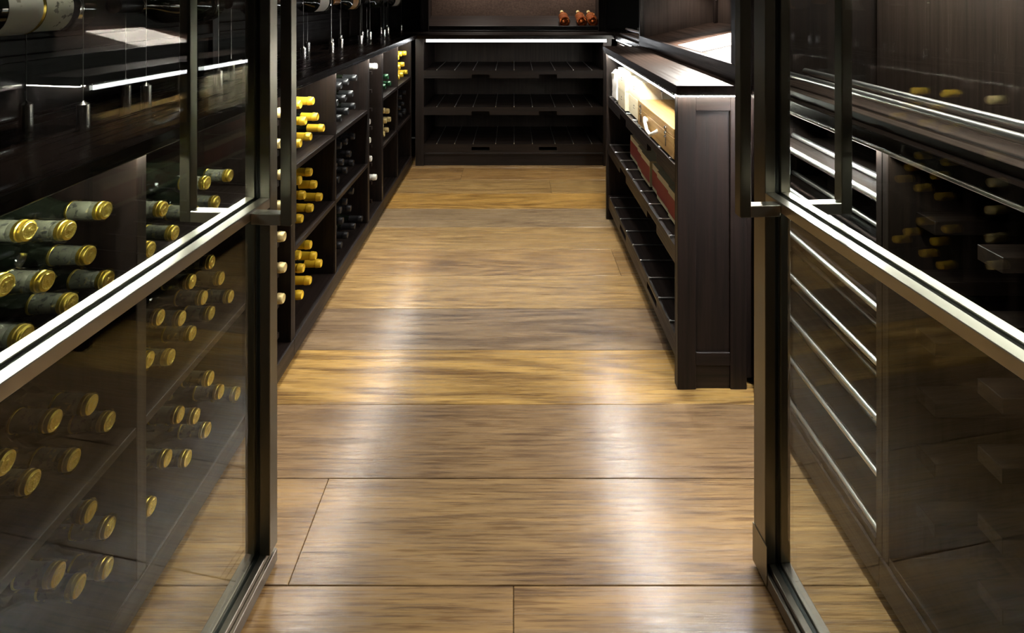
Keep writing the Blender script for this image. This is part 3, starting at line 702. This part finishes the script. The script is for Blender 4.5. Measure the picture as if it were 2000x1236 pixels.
# wine cases on the top tray
ZT1, ZT2 = 0.6756, 0.4196
sc_ = empty('wine_case', (0.68, 1.985, ZT1)); tag(sc_, 'flat pine wine case with rope handle and two metal latches', 'case')
cx0, cx1, cy0, cy1, ch = 0.517, 0.80, 1.735, 2.236, 0.100
boxes('case_body', [(cx0, cx1, cy0, cy1, ZT1, ZT1+0.070)], CASEWOOD, sc_, 0.0015)
boxes('case_lid', [(cx0, cx1, cy0, cy1, ZT1+0.0708, ZT1+ch)], CASEWOOD, sc_, 0.0015)
for yc in (1.826, 2.180):
    la = empty('latch'); la.parent = sc_
    for dz_, r_ in ((0.082, 0.0075), (0.064, 0.0065), (0.052, 0.0055)):
        q = lathe('stud', [(0.0, r_), (-0.004, r_), (-0.006, r_*0.6)], FERRULE, la, 14, 'x'); q.location = Vector((cx0+0.0005, yc, ZT1+dz_))-base_of(sc_)
    box('plate', cx0-0.0012, cx0+0.0004, yc-0.005, yc+0.005, ZT1+0.02, ZT1+0.088, FERRULE, la, 0)
hp = [(cx0+0.001, 2.075, ZT1+0.050), (cx0-0.012, 2.070, ZT1+0.060), (cx0-0.018, 2.045, ZT1+0.052), (cx0-0.020, 2.005, ZT1+0.030), (cx0-0.018, 1.965, ZT1+0.022), (cx0-0.010, 1.935, ZT1+0.038), (cx0+0.001, 1.930, ZT1+0.046)]
tube('rope_handle', hp, 0.0065, ROPE, sc_, 10)
def pale_case(x0, x1, y0, y1, z0, z1, label, rope=False):
    o = empty('wine_case', ((x0+x1)/2, (y0+y1)/2, z0)); tag(o, label, 'case', 'pale cases on the top tray')
    box('case_body', x0, x1, y0, y1, z0, z1, CASEPALE, o, 0.0015)
    zc = (z0+z1)/2; ym = (y0+y1)/2
    boxes('printed_mark', [(x0-0.0006, x0+0.0002, ym-0.014, ym+0.016, zc-0.006, zc-0.0035), (x0-0.0006, x0+0.0002, ym-0.006, ym+0.007, zc+0.004, zc+0.010)], INK, o, 0)
    if rope:
        q = lathe('rope_knot', [(0.0, 0.003), (-0.003, 0.008), (-0.008, 0.009), (-0.012, 0.005)], BLACKM, o, 12, 'y'); q.location = (0.625-(x0+x1)/2, y0-ym+0.0, 0.052)
        tube('rope_tail', [(0.625, y0-0.006, z0+0.05), (0.621, y0-0.008, z0+0.03), (0.624, y0-0.006, z0+0.012)], 0.0022, ROPE, o, 8)
    return o
pale_case(0.530, 0.86, 2.262, 2.470, ZT1, ZT1+0.084, 'lower pale case with rope knot behind the pine wine case', False)
pale_case(0.530, 0.86, 2.262, 2.470, ZT1+0.0845, ZT1+0.166, 'upper pale case with rope knot behind the pine wine case', True)
pale_case(0.514, 0.84, 2.480, 2.640, ZT1, ZT1+0.088, 'lower pale case in the second stack on the top tray')
pale_case(0.514, 0.84, 2.480, 2.640, ZT1+0.0885, ZT1+0.182, 'upper pale case in the second stack on the top tray')
# tissue-wrapped parcel
bm = bmesh.new(); add_box(bm, 0.512, 0.66, 2.665, 2.815, ZT1, ZT1+0.150, 0.016)
bmesh.ops.subdivide_edges(bm, edges=bm.edges[:], cuts=3, use_grid_fill=True)
rr = random.Random(3)
for v in bm.verts:
    if v.co.z > ZT1+0.004: v.co += Vector((rr.uniform(-.004, .004), rr.uniform(-.004, .004), rr.uniform(-.004, .003)))
pc = link_mesh('wrapped_parcel', bm, WHITEC); tag(pc, 'crumpled white tissue-wrapped parcel at the far end of the top tray', 'parcel')
# red and cream boxes on the middle tray
spans = [(2.640, 2.462, 0.574), (2.452, 2.362, 0.566), (2.360, 2.212, 0.560), (2.192, 2.094, 0.566), (2.092, 1.936, 0.558), (1.924, 1.760, 0.553)]
rl = ['farthest', 'second farthest', 'third farthest', 'third nearest', 'second nearest', 'nearest']
for (y1_, y0_, x0_), nm in zip(spans, rl):
    o = empty('gift_box', (x0_+0.12, (y0_+y1_)/2, ZT2)); tag(o, f'red and cream box on the middle tray, {nm} to the camera', 'box', 'red and cream boxes on the middle tray')
    zt_ = ZT2+0.106
    box('carton', x0_, x0_+0.25, y0_, y1_, ZT2, zt_, CREAMC, o, 0.001)
    box('red_front', x0_-0.0008, x0_+0.004, y0_+0.001, y1_-0.001, ZT2+0.016, ZT2+0.082, REDC, o, 0)
    box('red_lid_band', x0_+0.06, x0_+0.13, y0_+0.002, y1_-0.002, zt_-0.004, zt_+0.0008, REDC, o, 0)
o = box('gift_box', 0.62, 0.80, 2.48, 2.63, ZT2+0.1075, ZT2+0.165, REDC, bevel=0.002); tag(o, 'dark red box lying on top of the farthest cream box', 'box', 'red and cream boxes on the middle tray')

# ------------------------------------------------------------------ glazed display case on the projecting worktop
vit = empty('display_case', (0.87, 2.29, ZT)); tag(vit, 'dark framed display case with sloping bed standing on the right worktop', 'cabinet')
VX = 0.690
box('front_rail', VX, VX+0.02, YI0-0.01, 2.955, ZT+0.0003, 0.990, WY, vit)
box('near_stile', VX, VX+0.022, YI0-0.01, YI0+0.062, 0.9905, 1.60, WZ, vit)
box('far_stile', VX, VX+0.022, 2.935, 2.955, 0.9905, 1.60, WZ, vit)
box('near_end', VX+0.0225, 1.12, YI0-0.01, YI0+0.012, ZT+0.0003, 1.60, WZ, vit)
box('far_end', VX+0.0225, 1.12, 2.935, 2.955, ZT+0.0003, 1.60, WPANEL, vit)
prism('sloping_bed', [(VX+0.0205, ZT+0.0005), (VX+0.0205, 0.980), (1.085, 1.066), (1.085, ZT+0.0005)], 'y', YI0+0.0125, 2.9345, WBED, vit)
box('back_board', 1.086, 1.12, YI0+0.0125, 2.9345, ZT+0.0005, 1.60, WPANEL, vit)
box('back_stile', 1.070, 1.0855, 2.855, 2.885, 1.066, 1.34, WZ, vit)
box('top_board', VX, 1.12, YI0-0.01, 2.955, 1.345, 1.375, WY, vit)
def sheet(y0, y1, x0, x1, label, group):
    sl = (1.066-0.980)/(1.085-VX-0.0205)
    zf = lambda x: 0.980+(x-VX-0.0205)*sl+0.0012
    o = prism('paper_sheet', [(x0, zf(x0)), (x1, zf(x1)), (x1, zf(x1)+0.0008), (x0, zf(x0)+0.0008)], 'y', y0, y1, PAPER); tag(o, label, 'paper', group)
    bm = bmesh.new(); rr = random.Random(5)
    for row in (0.42, 0.50, 0.58):
        x = x0+(x1-x0)*row; y = y0+0.06
        while y < y1-0.06:
            w = rr.uniform(0.006, 0.016); z = zf(x)+0.0012
            vv = [bm.verts.new(c) for c in ((x-0.002, y, z-0.002*sl), (x+0.002, y, z+0.002*sl), (x+0.002, y+w, z+0.002*sl), (x-0.002, y+w, z-0.002*sl))]; bm.faces.new(vv); y += w+0.005
    link_mesh('printed_lines', bm, INK, o)
    return o
sheet(2.105, 2.400, 0.735, 1.020, 'white printed sheet lying on the sloping bed of the display case', None)

# ------------------------------------------------------------------ right-hand cabinets and rails
def rail_pair(parent, y0, y1, z, xs, r):
    for x in xs: tube('chrome_rail', [(x, y0, z), (x, y1, z)], r, RAILM, parent, 14)
# rail racks standing on the worktop on both sides of the display case
for (ya, yb_, lab) in ((YN+0.02, 1.62, 'low display rack with two chrome rails on the right worktop behind glass'), (2.965, 3.76, 'low display rack with two chrome rails in the far right corner')):
    o = empty('rail_rack', (0.85, (ya+yb_)/2, ZT)); tag(o, lab, 'rack', 'chrome rail racks on the right worktop')
    box('base_board', 0.741, 0.772, ya, yb_, ZT+0.0003, 0.952, WBROWN, o); box('base_board', 0.775, 0.90, ya, yb_, ZT+0.0003, 0.952, WBROWN, o)
    box('groove_strip', 0.7715, 0.7755, ya, yb_, ZT+0.0003, 0.947, WY, o, 0)
    rail_pair(o, ya+0.005, yb_-0.02, 0.981, (0.785, 0.868), 0.0088)
    for y in (ya+0.03, yb_-0.03):
        for x in (0.785, 0.868): tube('rail_post', [(x, y, 0.9515), (x, y, 0.977)], 0.004, BLACKM, o, 8)
# panelling above the right worktop
rp = []
box('panel_board', 1.095, 1.13, YN, 1.62, ZT, 2.3, WPANEL, wr); box('panel_board', 1.095, 1.13, 2.96, YW, ZT, 2.3, WPANEL, wr)
box('panel_stile', 1.078, 1.0945, 3.50, 3.55, ZT, 2.3, WZ, wr)
box('panel_stile', 1.075, 1.0945, 3.95, 4.16, ZT, 2.3, WZ, wr)
for (ya, yb_, lab) in ((YN+0.01, 1.625, 'dark upper cabinet over the chrome rails behind the right glass'), (2.965, 4.15, 'dark upper cabinet over the far right corner rails')):
    o = empty('upper_cabinet', (0.95, (ya+yb_)/2, 1.345)); tag(o, lab, 'cabinet')
    box('bottom_board', 0.80, 1.094, ya, yb_, 1.345, 1.37, WY, o); box('front_board', 0.80, 0.82, ya, yb_, 1.3705, 2.3, WPANEL, o)
    n = 2
    for k in range(n):
        y = ya+(yb_-ya)*(k+0.5)/n; q = lathe('spot_trim', [(0.0, 0.024), (-0.004, 0.026), (-0.004, 0.018), (0.0, 0.018)], FERRULE, o, 20, 'z', False, False); q.location = (0.02, y-(ya+yb_)/2, 0)
# tray rack with chrome rails (seen through the right glass)
def right_unit(label, y0, y1, cat='cabinet'):
    o = empty('rail_cabinet', (0.92, (y0+y1)/2, 0)); tag(o, label, cat, 'right-hand cabinets')
    box('divider', XR, 1.10, y0, y0+0.018, 0.02, ZB-0.001, WZ, o); box('divider', XR, 1.10, y1-0.018, y1, 0.02, ZB-0.001, WZ, o)
    box('back_panel', 1.10, 1.115, y0, y1, 0.02, ZB-0.001, WZ, o)
    box('deck', XR, 1.10, y0+0.018, y1-0.018, 0.085, 0.103, WY, o); box('fascia', XR-0.006, XR+0.012, y0, y1, 0.022, 0.0845, WY, o)
    box('toe_kick', XR+0.05, XR+0.065, y0, y1, 0.0, 0.08, WY, o)
    box('top_rail', XR, XR+0.018, y0+0.018, y1-0.018, 0.889, ZB-0.001, WY, o)
    return o
u1 = right_unit('dark cabinet with stacked chrome rail trays behind the right glass', 1.0725, 1.630)
for k, dzz in enumerate((0.412, 0.523, 0.640, 0.752, 0.866, 0.979, 1.094)):
    z = EYE-dzz; e = empty('rail_tray'); e.parent = u1
    rail_pair(e, 1.094, 1.610, z, (0.750, 0.838), 0.0072)
    box('tray_board', 0.766, 1.09, 1.0915, 1.611, z-0.020, z-0.0085, WY, e, 0.001)
    for y in (1.12, 1.55):
        for x in (0.750, 0.838): tube('rail_post', [(x, y, z-0.009), (x, y, z-0.004)], 0.004, BLACKM, e, 8)
u2 = right_unit('dark cabinet with bearer blocks nearest the camera behind the right glass', YN+0.012, 1.0715)
for k in range(7):
    z = 0.781-0.1135*k
    for y in (1.053, 0.914, 0.775):
        box('bearer', 0.788, 1.095, y-0.048, y, z-0.026, z, WX, u2, 0.001)
u3 = right_unit('dark cabinet tucked into the far right corner', 2.950, 3.825)
box('front_panel', XR+0.001, XR+0.016, 2.97, 3.805, 0.104, 0.877, WZ, u3)

# ------------------------------------------------------------------ recessed ceiling lights (the fittings of the lamps set at the top)
names = ['over the aisle near the doors', 'over the middle of the aisle', 'over the far end of the aisle', 'over the projecting worktop', 'over the right glass door', 'over the left glass door', 'over the nearest hanging bottle', 'over the middle hanging bottles']
for (l, t, p, a), nm in zip(DOWN, names):
    o = empty('ceiling_downlight', (l[0], l[1], CEIL)); tag(o, f'round recessed ceiling light {nm}', 'light', 'ceiling downlights')
    lathe('trim_ring', [(0.0, 0.050), (-0.006, 0.052), (-0.008, 0.046), (0.0, 0.042)], FERRULE, o, 24, 'z', False, False)
    q = lathe('lens', [(-0.001, 0.040), (-0.003, 0.039)], LAMP, o, 24, 'z')
